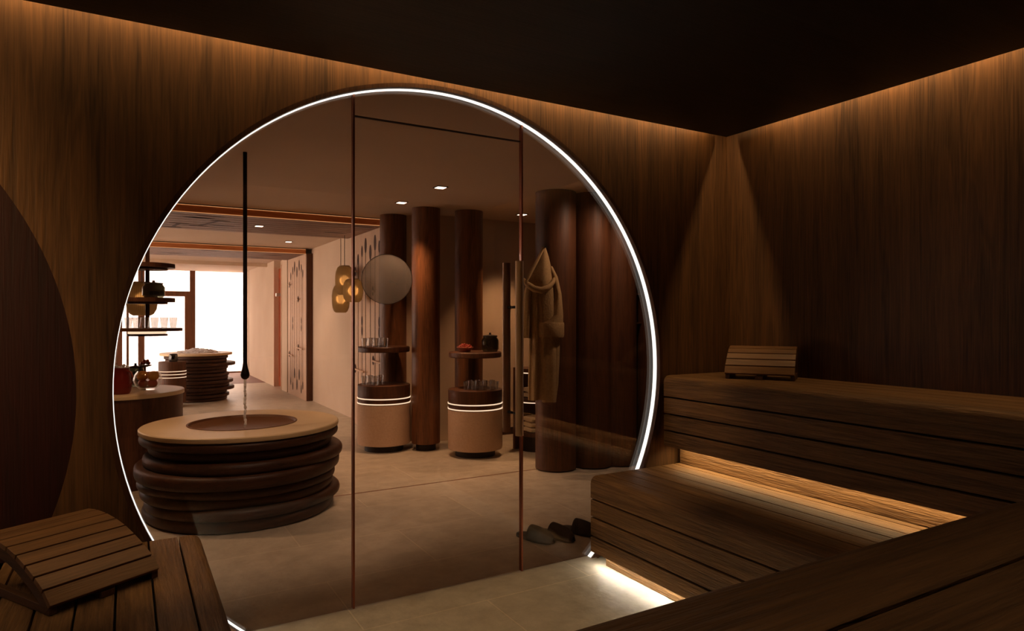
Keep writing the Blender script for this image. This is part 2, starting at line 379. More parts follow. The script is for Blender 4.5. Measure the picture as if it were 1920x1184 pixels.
# ring: wooden lip, dark jamb, white light line
def ring(cx, r0, r1, y0, y1, n=120, clip=True):
    mb = MB(); a = math.asin(min(1, (CZ - 0.002) / r1)); A0, A1 = math.pi + a, -a; rings = []
    for i in range(n + 1):
        t = A0 + (A1 - A0) * i / n; c, s = math.cos(t), math.sin(t)
        rings.append([(cx + r * c, y, max(CZ + r * s, 0.002)) for r, y in ((r0, y0), (r1, y0), (r1, y1), (r0, y1))])
    return mb.loft(rings)
struct('trim_1', ring(C1, CR - 0.001, CR + 0.018, YW - 0.024, YW), M['dark_wood_v'], smooth=True)
led = struct('trim_2', ring(C1, CR - 0.0035, CR - 0.001, YW + 0.006, YW + 0.034), M['led_white'])
# dark round niche on the far left of the same wall
struct('wall_niche', MB().prism([(x, z) for x, z in clipz(floor_arc(C2, CR + 0.06)) if x > XL] + [(XL, 0)], 1, YW + 0.085, YW + 0.12), M['red_wood'])

# glass front: left pane, door, transom, right pane
XD0, XD1, ZT = 0.905, 1.807, 2.270
rin = CR - 0.004
full = clipz(floor_arc(C1, rin, 160))
def pane_poly(x0, x1, z0=0.0, z1=9.0):
    top = [(x, min(z, z1)) for x, z in full if x0 < x < x1 and z > CZ]
    def zt(x): return min(z1, CZ + math.sqrt(max(0, rin * rin - (x - C1) ** 2)))
    def zb(x):
        q = CZ - math.sqrt(max(0, rin * rin - (x - C1) ** 2)); return max(z0, q, 0.003)
    xs = [x0 + (x1 - x0) * i / 60 for i in range(61)]
    return [(x, zb(x)) for x in xs] + [(x, zt(x)) for x in reversed(xs)]
struct('window_1', MB().prism(pane_poly(C1 - rin + 0.0005, XD0 - 0.003), 1, YG - 0.005, YG + 0.005), M['glass'])
struct('window_2', MB().prism(pane_poly(XD1 + 0.003, C1 + rin - 0.0005), 1, YG - 0.005, YG + 0.005), M['glass'])
struct('window_3', MB().prism(pane_poly(XD0, XD1, ZT + 0.004), 1, YG - 0.005, YG + 0.005), M['glass'])
def ztop(x): return CZ + math.sqrt(rin * rin - (x - C1) ** 2)
pr = MB()
for x in (XD0, XD1): pr.box(x - 0.0045, x + 0.0045, YG - 0.012, YG + 0.012, 0.002, ztop(x) + 0.006)
struct('trim_3', pr, M['copper'])
door = bpy.data.objects.new('door_1', None); COL.objects.link(door); door.location = (XD1, YG, 0); door['kind'] = 'structure'
part('glass_pane', MB().prism(pane_poly(XD0 + 0.006, XD1 - 0.006, 0.006, ZT - 0.003), 1, YG - 0.005, YG + 0.005), M['glass'], door)
part('top_rail', MB().box(XD0 + 0.006, XD1 - 0.006, YG - 0.006, YG + 0.006, ZT - 0.003, ZT + 0.003), M['dark_wood'], door)
for yy in (2.945, 3.079):
    hd = part('pull_handle', MB().tube([(1.757, yy, 0.73), (1.757, yy, 1.632)], 0.021, 20), M['steel'], door, smooth=True)
    so = MB()
    for z in (0.84, 1.395):
        a, b = (yy, YG - 0.005) if yy < YG else (YG + 0.005, yy)
        so.tube([(1.757, a, z), (1.757, b, z)], 0.007, 10)
    part('standoff', so, M['black_metal'], hd, shift=True)

# ------------------------------------------------------------------ benches
def qarc(cx, cz, r, a0, a1, n=6):
    return [(cx + r * math.cos(R(a0 + (a1 - a0) * i / n)), cz + r * math.sin(R(a0 + (a1 - a0) * i / n))) for i in range(n + 1)]
def lip(x, z, seat_w, drop, th=0.03, r=0.04, sgn=1):
    """section of the rounded front slat; front face at x, seat runs towards +x*sgn"""
    p = [(x, z - drop), (x, z - r)] + [(2 * x + 0, 0)] * 0
    o = qarc(r, -r, r, 180, 90, 7); i = qarc(r, -r, r - th, 90, 180, 7)
    pts = [(0, -drop)] + o + [(seat_w, 0), (seat_w, -th)] + i + [(th, -drop)]
    return [(x + sgn * a, z + b) for a, b in pts]

def bench(name, label, axis, front, back, top, face_bottom, faces, a0, a1, slat, m, sgn, loc, kick=None, panel=None, led=None, group=None):
    t = thing(name, label, 'bench', loc, group=group)
    seat = MB(); wdt = abs(back - front); first = slat
    seat.prism(lip(front, top, first, faces[0], sgn=sgn), axis, a0, a1)
    k = first + 0.007; 
    while k < wdt - 0.005:
        e = min(k + slat, wdt); x0, x1 = sorted((front + sgn * k, front + sgn * e))
        if axis == 1: seat.box(x0, x1, a0, a1, top - 0.03, top)
        else: seat.box(a0, a1, x0, x1, top - 0.03, top)
        k = e + 0.007
    part('seat', seat, m, t, bevel=0.003)
    f = MB(); z = top - faces[0] - 0.009
    for h in faces[1:]:
        x0, x1 = sorted((front, front + sgn * 0.03))
        if axis == 1: f.box(x0, x1, a0, a1, z - h, z)
        else: f.box(a0, a1, x0, x1, z - h, z)
        z -= h + 0.009
    part('front_panel', f, m, t, bevel=0.003)
    if panel:
        x0, x1, z0, z1 = panel; g = MB()
        if axis == 1: g.box(x0, x1, a0, a1, z0, z1)
        else: g.box(a0, a1, x0, x1, z0, z1)
        part('back_panel', g, m, t)
    if kick:
        x0, x1, e0, e1, z1 = kick; g = MB()
        if axis == 1: g.box(x0, x1, e0, e1, 0.002, z1)
        else: g.box(e0, e1, x0, x1, 0.002, z1)
        part('kick_board', g, m, t)
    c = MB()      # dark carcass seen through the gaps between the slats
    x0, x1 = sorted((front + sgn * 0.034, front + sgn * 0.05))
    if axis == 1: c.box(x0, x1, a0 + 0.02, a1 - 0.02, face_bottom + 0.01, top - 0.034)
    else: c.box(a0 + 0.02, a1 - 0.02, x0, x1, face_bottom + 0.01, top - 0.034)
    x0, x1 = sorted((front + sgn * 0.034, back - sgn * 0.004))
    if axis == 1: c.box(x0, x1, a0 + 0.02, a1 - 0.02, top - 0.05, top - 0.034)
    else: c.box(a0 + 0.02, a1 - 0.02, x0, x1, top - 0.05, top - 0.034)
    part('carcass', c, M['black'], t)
    return t

bench('upper_bench', 'tall upper sauna bench of horizontal brown slats along the right wall', 1, 2.732, XR - 0.002, 1.0, 0.59,
      (0.12, 0.090, 0.088, 0.086), 0.64, YE, 0.112, M['bench_y'], 1, (3.0, 1.8, 0.47), panel=(2.862, 2.88, 0.474, 0.95))
bench('lower_bench', 'lower sauna seating bench below the upper one, glowing strip at its back', 1, 2.198, 2.86, 0.472, 0.07,
      (0.117, 0.090, 0.094, 0.083), 1.06, YE, 0.096, M['bench_y'], 1, (2.5, 1.95, 0), kick=(2.238, 2.262, 1.13, 2.84, 0.42))
bench('back_upper_bench', 'near sauna bench in the bottom right foreground, seat seen from above', 0, 0.618, YB + 0.002, 1.0, 0.59,
      (0.12, 0.090, 0.088, 0.086), XL + 0.01, XR - 0.002, 0.165, M['bench_x'], -1, (0, 0.3, 0.0), panel=(0.45, 0.468, 0.002, 0.95))
bench('back_lower_bench', 'lower step bench below the near foreground bench', 0, 1.05, 0.47, 0.472, 0.07,
      (0.117, 0.090, 0.094, 0.083), XL + 0.01, 2.19, 0.096, M['bench_x'], -1, (0, 0.8, 0), kick=(1.0, 1.024, XL + 0.05, 2.18, 0.42))
# island bench on the left
t = thing('island_bench', 'low brown slatted bench in the bottom left corner carrying a backrest', 'bench', (-0.1, 2.1, 0))
s = MB(); s.prism(lip(0.262, 0.472, 0.080, 0.117, sgn=-1), 1, 1.06, YE + 0.01)
k = 0.087
while k < 0.63:
    s.box(0.262 - k - 0.096, 0.262 - k, 1.06, YE + 0.01, 0.442, 0.472); k += 0.103
s.prism(lip(-0.462, 0.472, 0.010 + 0.080, 0.117, sgn=1), 1, 1.06, YE + 0.01)
part('seat', s, M['bench_y'], t, bevel=0.003)
f = MB()
for x in (0.232, -0.462):
    z = 0.348
    for h_ in (0.09, 0.094, 0.083): f.box(x, x + 0.03, 1.06, YE, z - h_, z); z -= h_ + 0.007
part('front_panel', f, M['bench_y'], t, bevel=0.003)
part('kick_board', MB().box(0.19, 0.22, 1.1, 2.85, 0.002, 0.42).box(-0.42, -0.39, 1.1, 2.85, 0.002, 0.42), M['bench_y'], t)
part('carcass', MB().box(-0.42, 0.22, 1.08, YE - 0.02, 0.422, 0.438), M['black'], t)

# ------------------------------------------------------------------ curved backrests
PROF = [(0, .033), (.026, .062), (.049, .080), (.108, .112), (.174, .142), (.23, .161), (.3, .174), (.36, .179), (.42, .175)]
def backrest(label, A, ang, L, D, nsl, zb):
    t = thing('backrest', label, 'backrest', (A[0], A[1], zb), ang, 'curved sauna backrests')
    P = [Vector((y * D / 0.42, z)) for y, z in PROF]
    # resample by arc length
    ln = [0.0]
    for a, b in zip(P, P[1:]): ln.append(ln[-1] + (b - a).length)
    def at(sv):
        sv = max(0, min(ln[-1], sv))
        for i in range(len(P) - 1):
            if sv <= ln[i + 1] + 1e-9:
                return P[i].lerp(P[i + 1], (sv - ln[i]) / (ln[i + 1] - ln[i]))
        return P[-1]
    tot = ln[-1]; sw = tot / nsl; sl = MB()
    for i in range(nsl):
        a, b = at(i * sw), at((i + 1) * sw - 0.006); d = (b - a).normalized(); n = Vector((d.y, -d.x)) * 0.016
        sl.prism([(a.x, a.y), (b.x, b.y), (b.x + n.x, b.y + n.y), (a.x + n.x, a.y + n.y)], 0, 0, L)
    part('slats', sl, M['slat'], t, bevel=0.0022, shift=False)
    for x in (0.0, L - 0.024):
        o_ = [at(tot * i / 24) for i in range(25)]; outer = []; inner = []
        for i in range(25):
            d = (at(tot * min(24, i + 1) / 24) - at(tot * max(0, i - 1) / 24)).normalized(); n = Vector((d.y, -d.x))
            q = o_[i] + n * 0.0165; outer.append((q.x, q.y)); q = o_[i] + n * 0.050; inner.append((q.x, max(q.y, 0.0)))
        part('side_frame', MB().prism(outer + inner[::-1], 0, x + 0.002, x + 0.024), M['frame_wood'], t, bevel=0.002, shift=False)
        part('base_rail', MB().prism([(0.01, 0.001), (D - 0.02, 0.001), (D - 0.02, 0.03), (0.01, 0.024)], 0, x + 0.003, x + 0.025), M['frame_wood'], t, bevel=0.002, shift=False)
        part('rear_post', MB().box(x + 0.003, x + 0.024, D - 0.035, D - 0.012, 0.028, P[-1].y - 0.03), M['frame_wood'], t, shift=False)
    part('cross_rail', MB().box(L / 2 - 0.02, L / 2 + 0.02, 0.002, D - 0.03, 0.001, 0.02), M['frame_wood'], t, shift=False)
    return t
backrest('curved slatted wooden backrest lying on the low bench at lower left', (-0.189, 2.329), math.atan2(0.519, 0.855), 0.335, 0.42, 8, 0.472)
backrest('curved slatted wooden backrest standing on the upper bench at right', (2.88, 2.60), R(-57), 0.36, 0.255, 6, 1.0)

# ------------------------------------------------------------------ spa shell beyond the glass
ZC = 2.45
struct('ceiling_spa', MB().box(-2.3, 5.3, YW + 0.042, 17.5, ZC, ZC + 0.06), M['spa_ceiling'])
struct('wall_hall', MB().box(2.60, 2.75, 7.03, 12.32, 0, ZC).box(2.50, 2.75, 12.32, 12.8, 0, ZC).box(2.50, 2.75, 13.55, 17.4, 0, ZC).box(2.62, 2.75, 12.8, 13.55, 2.3, ZC), M['plaster'])
struct('wall_alcove', MB().prism([(2.42, 6.97), (2.90, 6.62), (5.2, 6.62), (5.2, 6.75), (2.98, 6.75), (2.60, 7.03), (2.42, 7.03)], 2, 0, ZC), M['plaster'])
struct('wall_spa_right', MB().box(5.2, 5.3, YW, 6.75, 0, ZC), M['plaster'])
struct('wall_spa_left', MB().box(-2.3, -2.2, YW + 0.14, 9.0, 0, ZC).box(-2.3, -2.2, 15.4, 17.5, 0, ZC), M['plaster'])
struct('window_7', MB().box(-2.26, -2.25, 9.0, 15.4, 0.0, ZC), M['pane'])
sm = MB()
for yy in (9.0, 10.6, 12.2, 13.8, 15.34): sm.box(-2.29, -2.21, yy, yy + 0.06, 0, ZC)
struct('trim_side_mullions', sm, M['dark_wood_v'])
struct('ground_outside', MB().box(-30, -2.35, 2, 60, -0.6, -0.5), M['snow'])
struct('floor_deck', MB().box(-2.2, 2.75, 14.4, 17.4, -0.1, 0.0), M['deck'])
struct('baseboard_alcove', MB().box(3.2, 5.2, 6.60, 6.62, 0, 0.08), M['dark_wood'])
struct('trim_floor', MB().box(-2.2, 5.2, 4.962, 4.974, 0.0, 0.0015), M['copper'])
# beam before the deck
struct('trim_beam', MB().box(-2.2, 2.5, 14.25, 14.45, 2.38, ZC), M['plaster'])
# glazing at the end of the hallway
YEND = 17.4
for k_, (x0, x1, z0, z1) in enumerate([(-2.2, -0.07, 0, ZC), (0.01, 0.06, 0, ZC), (0.242, 0.37, 0, ZC), (1.308, 1.422, 0, ZC), (0.37, 1.308, 1.84, 1.96), (1.20, 1.308, 0.05, 1.84), (0.37, 1.308, 0.0, 0.10), (1.42, 2.62, 0.0, 0.03)]):
    struct('trim_%d' % (k_ + 4), MB().box(x0, x1, YEND - 0.04, YEND + 0.06, z0, z1), M['col_wood'])
struct('window_5', MB().box(1.422, 2.62, YEND, YEND + 0.012, 0.03, ZC), M['pane'])
struct('window_6', MB().box(0.06, 1.308, YEND + 0.002, YEND + 0.014, 0.1, ZC), M['pane'])
struct('trim_reveal', MB().box(2.50, 2.62, 16.6, 16.66, 0, ZC).box(2.48, 2.6, 16.85, 16.9, 0, ZC).box(2.46, 2.6, 17.1, 17.16, 0, ZC), M['pale_wood'])
sn = MB(); nx, ny = 30, 20; vs = []; fs = []
for j in range(ny + 1):
    for i in range(nx + 1):
        x = -30 + 60 * i / nx; y = YEND + 1.0 + 40 * j / ny
        vs.append((x, y, -0.4 + max(0, y - 20) * 0.32 + 0.5 * math.sin(x * 0.4) * math.sin(y * 0.3)))
for j in range(ny):
    for i in range(nx): a = j * (nx + 1) + i; fs.append((a, a + 1, a + nx + 2, a + nx + 1))
struct('snow_slope', sn.add(vs, fs), M['snow'], smooth=True)
# reddish sauna door in the hallway
dr = bpy.data.objects.new('door_2', None); COL.objects.link(dr); dr.location = (2.6, 13.17, 0); dr['kind'] = 'structure'
part('door_leaf', MB().box(2.58, 2.62, 12.82, 13.52, 0.01, 2.29), M['door_wood'], dr)
gi = MB()
for yy in (12.95, 13.05, 13.17, 13.29, 13.4): gi.box(2.5785, 2.58, yy - 0.008, yy + 0.008, 0.2, 2.1)
part('inlay', gi, M['groove'], dr)
part('frame', MB().box(2.49, 2.6, 13.5, 13.56, 0, 2.32).box(2.49, 2.6, 12.79, 12.83, 0, 2.32), M['pale_wood'], dr)
part('handle', MB().box(2.44, 2.58, 13.0, 13.06, 1.74, 1.80), M['chrome'], dr)

# portals: slatted ceiling panel with edge coloured as orange-lit and pegged wall board
INL = [(12.01, 2.06, 1), (11.85, 2.15, 1), (11.71, 2.21, 1.3), (11.53, 2.11, 1.3), (11.36, 2.21, 1.3), (11.21, 2.15, 1), (11.1, 2.06, 1), (12.01, .23, 1), (11.85, .16, 1), (11.71, .39, 1.3), (11.53, .21, 1.3), (11.36, .39, 1.3), (11.21, .16, 1), (11.1, .23, 1), (11.85, 1.18, .9), (11.21, 1.29, .9), (11.21, 1.17, .9), (11.85, 1.3, .9)]
PEG = [(12.12, 1.92, 0.2), (11.43, 1.65, 0.17), (12.12, 0.70, 0.46), (11.42, 0.84, 0.46)]
def oval(mb, x, y, z, ry, rz, th=0.002):
    mb.prism([(y + ry * math.cos(2 * math.pi * i / 20), z + rz * math.sin(2 * math.pi * i / 20)) for i in range(20)], 0, x - th, x)
def peg_board(label, dy, y0, y1):
    t = thing('peg_board', label, 'wall panel', (2.55, (y0 + y1) / 2, 0), group='pegged wall boards')
    part('board', MB().box(2.50, 2.53, y0, y1, 0.0, 2.366), M['pale_wood'], t)
    part('side_post', MB().box(2.505, 2.599, y0 - 0.03, y0 - 0.001, 0.0, 2.366).box(2.532, 2.599, y0, y1, 0, 2.366), M['dark_wood_v'], t, label='dark brown backing')
    g = MB()
    for (y, z, k_) in INL: oval(g, 2.4999, y + dy, z, 0.032 * k_, 0.072 * k_)
    for y in sorted({q[0] for q in INL}):
        zs = [q[1] for q in INL if q[0] == y]; g.box(2.4985, 2.4999, y + dy - 0.009, y + dy + 0.009, min(zs), max(zs))
    for (y, z, l_) in PEG: oval(g, 2.4975, y + dy, z, 0.035, 0.055)
    part('inlay', g, M['groove'], t, label='dark grooves with oval ends')
    for (y, z, l_) in PEG:
        part('peg', MB().tube([(2.4975, y + dy, z), (2.465, y + dy - 0.06, z), (2.46, y + dy - l_, z - 0.012)], 0.011, 10), M['pale_wood'], t, smooth=True)
    return t
peg_board('far pale peg board with dark oval inlays, beside the hallway door', 0, 10.87, 12.25)
peg_board('near pale peg board with dark oval inlays, behind the pendant lamps', -3.90, 7.09, 8.35)
def portal(label, y0, y1, marks=()):
    t = thing('ceiling_panel', label, 'ceiling panel', (0, (y0 + y1) / 2, 2.366), group='slatted wooden ceiling panels')
    p = MB(); n = 8; wv = (y1 - y0 - 0.06) / n
    for i in range(n): p.box(-2.19, 2.497, y0 + 0.03 + i * wv + 0.018, y0 + 0.03 + (i + 1) * wv, 2.366, 2.39)
    part('slats', p, M['slat_ceiling'], t)
    part('backing', MB().box(-2.19, 2.497, y0 + 0.03, y1 - 0.03, 2.392, ZC - 0.001), M['black'], t)
    part('fascia', MB().box(-2.19, 2.497, y0, y0 + 0.028, 2.366, 2.432), M['orange_lit_wood'], t, label='front edge coloured as orange-lit wood')
    part('light_line', MB().box(-2.19, 2.497, y0 - 0.006, y0 - 0.0005, 2.361, 2.366).box(-2.19, 2.497, y0 - 0.006, y0 - 0.0005, 2.432, 2.436), M['led_orange'], t)
    g = MB()
    for k_ in range(16):
        x = -1.6 + random.random() * 4.0; i = random.randint(1, n - 1); yy = y0 + 0.03 + i * wv
        g.prism([(x + 0.14 * math.cos(2 * math.pi * q / 16), yy + 0.035 * math.sin(2 * math.pi * q / 16)) for q in range(16)], 2, 2.3645, 2.3659)
    for xa, ya, xb, yb in marks:
        g.prism([(xa - 0.02, ya), (xa + 0.02, ya), (xb + 0.02, yb), (xb - 0.02, yb)], 2, 2.3643, 2.3659)
        for x, yy in ((xa, ya), (xb, yb)):
            g.prism([(x + 0.10 * math.cos(2 * math.pi * q / 16), yy + 0.03 * math.sin(2 * math.pi * q / 16)) for q in range(16)], 2, 2.3642, 2.3658)
    part('inlay', g, M['groove'], t)
MARKS = [(0.70, 8.15, 0.86, 7.62), (0.45, 8.42, 0.50, 8.05)]
portal('nearer slatted wooden ceiling panel with glowing orange front edge', 7.13, 8.56, MARKS)
portal('farther slatted wooden ceiling panel with glowing orange front edge', 10.88, 12.28)

# downlights
def downlight(label, x, y, z, power, lit=SOFT, ang=84):
    t = thing('downlight', label, 'ceiling light', (x, y, z), group='recessed ceiling lights')
    part('trim_ring', MB().box(-0.05, 0.05, -0.05, 0.05, -0.006, -0.0005), M['black_metal'], t, shift=False)
    part('lens', MB().box(-0.038, 0.038, -0.038, 0.038, -0.009, -0.0062), M['lens'], t, shift=False)
    spot('downlight_lamp', (0, 0, -0.03), power, lit, ang, 0.8, 0.04, parent=t)
    return t
downlight('square ceiling downlight in front of the leftmost wooden column', 2.29, 6.05, ZC, 95, (1.0, 0.66, 0.40))
downlight('largest square ceiling downlight, nearest the glass', 2.311, 5.181, ZC, 60, (1.0, 0.72, 0.48))
downlight('square ceiling downlight by the alcove wall, beside the door edge', 3.672, 6.1, ZC, 90, (1.0, 0.66, 0.38))
downlight('small square ceiling downlight between the two ceiling panels', 2.05, 10.0, ZC, 45)
downlight('small round-looking ceiling downlight set in the nearer slatted panel', 1.285, 7.819, 2.366, 60)

spot('fountain_front_fill', (0.75, 3.3, 2.43), 62, SOFT, 74, 0.7, 0.05, aim=tuple((Vector((0.7, 4.7, 0.3)) - Vector((0.75, 3.3, 2.43))).to_track_quat('-Z', 'Y').to_euler()))  # added fill without a fixture, out of view, brightens the fountain's front layers
spot('fountain_side_fill', (-0.5, 5.0, 2.43), 70, (1.0, 0.72, 0.46), 80, 0.7, 0.05, aim=tuple((Vector((0.7, 5.2, 0.5)) - Vector((-0.5, 5.0, 2.43))).to_track_quat('-Z', 'Y').to_euler()))  # unseen side fill, added to lift the fountain's stone top
spot('robe_fill', (3.55, 4.1, 2.43), 42, SOFT, 110, 0.7, 0.05, aim=tuple((Vector((3.3, 4.9, 1.0)) - Vector((3.55, 4.1, 2.43))).to_track_quat('-Z', 'Y').to_euler()))  # extra light added out of view for the robe and dark columns
# columns
def column(label, u, d, r, mt=None, base_z=0.0, floor_gap=0.07):
    c = ray(u, CY, d); x, y = c.x, c.y
    t = thing('wooden_column', label, 'column', (x, y, base_z), group='round wooden columns')
    part('shaft', MB().lathe([(0.001, base_z + floor_gap), (r, base_z + floor_gap), (r, ZC - 0.001), (0.001, ZC - 0.001)], (x, y, 0), 64), mt or M['col_wood'], t, smooth=True)
    part('plinth', MB().lathe([(0.001, base_z + 0.001), (r * 0.7, base_z + 0.001), (r * 0.7, base_z + floor_gap), (0.001, base_z + floor_gap)], (x, y, 0), 40), M['black_wood'], t, smooth=True)
    return x, y
column('wooden column behind the shelf of glasses and round smoked mirror', 737.5, 7.22, 0.144)
column('bare middle wooden column between the two round cabinets', 798.5, 6.76, 0.143)
column('wooden column behind the shelf holding the bowl and jar', 879, 6.95, 0.146)
# row of dark columns by the robe
for lab, u, d in (('dark wooden column the robe hangs on, first of the row at right', 1042, 5.90),
                  ('second dark wooden column right of the robe', 1109, 6.02),
                  ('third dark wooden column right of the robe', 1156, 6.11),
                  ('fourth dark wooden column, just inside the glowing ring', 1232, 6.28)):
    column(lab, u, d, 0.181, M['dark_wood_v'], floor_gap=0.012)
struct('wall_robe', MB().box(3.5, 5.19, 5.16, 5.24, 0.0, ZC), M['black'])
for lab, z in (('upper thin dark shelf in the gap beside the glowing ring', 1.555), ('lower thin dark shelf in the gap beside the glowing ring', 1.285)):
    tag(part('shelf_board', MB().box(4.06, 4.17, 4.75, 5.158, z, z + 0.012), M['dark_wood'], at=(4.11, 4.95, z)), lab, 'shelf', 'thin shelves between the columns')

# round cabinets with light lines
def cabinet(label, x, y, r, top, lines, body, plinth_r=None, fab=True):
    t = thing('round_cabinet', label, 'cabinet', (x, y, 0), group='round cabinets with light lines')
    pr_ = plinth_r or r * 0.73
    part('plinth', MB().lathe([(0.001, 0.001), (pr_, 0.001), (pr_, 0.07), (0.001, 0.07)], (x, y, 0), 48), M['black_wood'], t, smooth=True)
    z_low = min(lines) - 0.012
    if fab:
        part('body', MB().lathe([(0.001, 0.07), (r - 0.004, 0.07), (r, 0.085), (r, z_low), (0.001, z_low)], (x, y, 0), 64), M['fabric'], t, smooth=True, label='pale fabric wrapped body')
    else:
        part('body', MB().lathe([(0.001, 0.07), (r, 0.07), (r, z_low), (0.001, z_low)], (x, y, 0), 64), M['dark_wood_v'], t, smooth=True)
    part('top_drum', MB().lathe([(0.001, z_low), (r - 0.003, z_low), (r - 0.003, top - 0.004), (r - 0.008, top), (0.001, top)], (x, y, 0), 64), M['dark_wood_v'], t, smooth=True, label='dark wood drum')
    for z in lines:
        part('light_line', MB().lathe([(r - 0.004, z - 0.005), (r + 0.002, z - 0.005), (r + 0.002, z + 0.005), (r - 0.004, z + 0.005)], (x, y, 0), 64), M['led_line'], t)
    return t
A1 = ray(720, CY, 6.76); A2 = ray(891, CY, 6.50); B1 = ray(720, CY, 6.815); B2 = ray(891, CY, 6.55)
cabinet('left round cabinet with pale fabric body below the shelf of glasses', A1.x, A1.y, 0.266, 0.665, (0.535, 0.485), True)
cabinet('right round cabinet with pale fabric body nearer the door handle', A2.x, A2.y, 0.266, 0.645, (0.512, 0.462), True)
cs = ray(323, CY, 10.0)
cabinet('small all-wood round cabinet with three light lines, before the far ice table', cs.x, cs.y, 0.19, 0.68, (0.537, 0.492, 0.445), True, fab=False)
# wall shelves above the cabinets
def disc_shelf(label, x, y, z, r, th=0.055):
    o = part('disc_shelf', MB().lathe([(0.001, z - th), (r - 0.008, z - th), (r, z - th + 0.008), (r, z - 0.008), (r - 0.008, z), (0.001, z)], (x, y, 0), 64), M['dark_wood_v'], at=(x, y, z - th), smooth=True)
    return tag(o, label, 'shelf', 'round shelves on the columns')
disc_shelf('round wooden shelf of glasses above the left round cabinet', B1.x, B1.y, 1.045, 0.262)
disc_shelf('round wooden shelf with a bowl and a jar above the right round cabinet', B2.x, B2.y, 1.005, 0.258)
# round smoked mirror
mc = ray(725.5, 524, 6.52); t = thing('round_mirror', 'translucent grey round mirror in front of the left wooden column', 'mirror', mc, -YAW + 0.10)
part('glass_disc', MB().prism([(0.243 * math.cos(2 * math.pi * i / 72), 0.243 * math.sin(2 * math.pi * i / 72)) for i in range(72)], 1, -0.004, 0.004), M['smoke'], t, shift=False)
part('rim', MB().loft([[((0.243 + a) * math.cos(2 * math.pi * i / 72), b, (0.243 + a) * math.sin(2 * math.pi * i / 72)) for a, b in ((0, -.005), (.004, -.005), (.004, .006), (0, .006))] for i in range(73)], cap=False), M['black_metal'], t, shift=False)
part('bracket', MB().tube([(0.03, 0.006, -0.02), (0.055, 0.56, -0.02)], 0.012, 10), M['black_metal'], t, shift=False)

# ------------------------------------------------------------------ drinking glasses
def tumbler():
    h_, r0, r1 = 0.105, 0.026, 0.037
    mb = MB().lathe([(0.001, 0.0), (r0, 0.0), (r1, h_), (r1 - 0.002, h_), (r0 - 0.002, 0.008), (0.001, 0.008)], seg=20)
    return part('drinking_glass', mb, M['clear'], smooth=True)
g0 = tumbler(); used = [False]
def put_glass(x, y, z, label, group, sc_=1.0):
    o = g0 if not used[0] else g0.copy()
    if used[0]: COL.objects.link(o)
    used[0] = True; o.location = (x, y, z); o.scale = (sc_,) * 3; tag(o, label, 'glass', group)
def glass_row(us, d, z, label, group, sc_=1.0, jit=0.03):
    for i, u in enumerate(us):
        p = ray(u, CY, d + (jit if i % 2 else -jit)); put_glass(p.x, p.y, z, label, group, sc_)
glass_row((684, 695, 706, 715, 722), 6.68, 1.0455, 'clear glass tumbler on the round shelf at left, before the peg board', 'tumblers on the left round shelf', 0.86, 0.05)
glass_row((683, 694, 704, 713), 6.70, 0.6655, 'clear glass tumbler standing on the left round cabinet', 'tumblers on the left round cabinet', 0.86, 0.05)
glass_row((874, 881, 888, 895, 902, 909, 916, 923, 930), 6.46, 0.6455, 'clear glass tumbler crowded on the right round cabinet', 'tumblers on the right round cabinet', 0.78, 0.06)

# bowl and jar on the right shelf
p = ray(872, CY, 6.50); t = thing('fruit_bowl', 'low pale bowl of red berries on the right round shelf', 'bowl', (p.x, p.y, 1.006))
part('bowl', MB().lathe([(0.001, 0), (0.05, 0), (0.055, 0.01), (0.085, 0.045), (0.08, 0.047), (0.05, 0.016), (0.001, 0.012)], seg=40), mat('rose_bowl', rgb(190, 120, 100), 0.4), t, shift=False, smooth=True)
b = MB()
for i in range(46):
    a = random.random() * 6.28; rr = 0.068 * math.sqrt(random.random()); b.ball((rr * math.cos(a), rr * math.sin(a), 0.04 + 0.035 * (1 - rr / 0.07) + random.random() * 0.008), 0.012, 8, 6)
o = part('berries', b, M['red_fruit'], at=(p.x, p.y, 1.006), smooth=True); o.data.transform(Matrix.Translation((p.x, p.y, 1.006))); tag(o, 'heap of red berries in the pale bowl on the right shelf', 'berries'); o['kind'] = 'stuff'
def glass_jar(label, x, y, z, r, h_, fill):
    t = thing('lidded_jar', label, 'jar', (x, y, z))
    part('jar_body', MB().lathe([(0.001, 0), (r * 0.8, 0), (r, h_ * 0.15), (r, h_ * 0.65), (r * 0.8, h_ * 0.82), (r * 0.8, h_ * 0.86), (r * 0.77, h_ * 0.86), (r * 0.77, h_ * 0.82), (r * 0.96, h_ * 0.64), (r * 0.96, h_ * 0.16), (0.001, 0.006)], seg=40), M['dark_glass'], t, shift=False, smooth=True)
    f_ = MB(); 
    for i in range(40):
        a = random.random() * 6.28; rr = r * 0.7 * math.sqrt(random.random()); f_.ball((rr * math.cos(a), rr * math.sin(a), 0.03 + random.random() * h_ * 0.55), r * 0.14, 7, 5, (1.4, 0.6, 0.8))
    part('filling', f_, fill, t, shift=False)
    part('lid', MB().lathe([(0.001, h_ * 0.86), (r * 0.84, h_ * 0.86), (r * 0.84, h_ * 0.93), (r * 0.2, h_ * 0.97), (r * 0.12, h_ * 1.0), (r * 0.14, h_ * 1.08), (0.001, h_ * 1.1)], seg=32), M['black_wood'], t, shift=False, smooth=True)
    return t
p = ray(919, CY, 6.55); glass_jar('dark glass jar with lid on the right round shelf, beside the door handle', p.x, p.y, 1.006, 0.085, 0.17, M['leaf'])

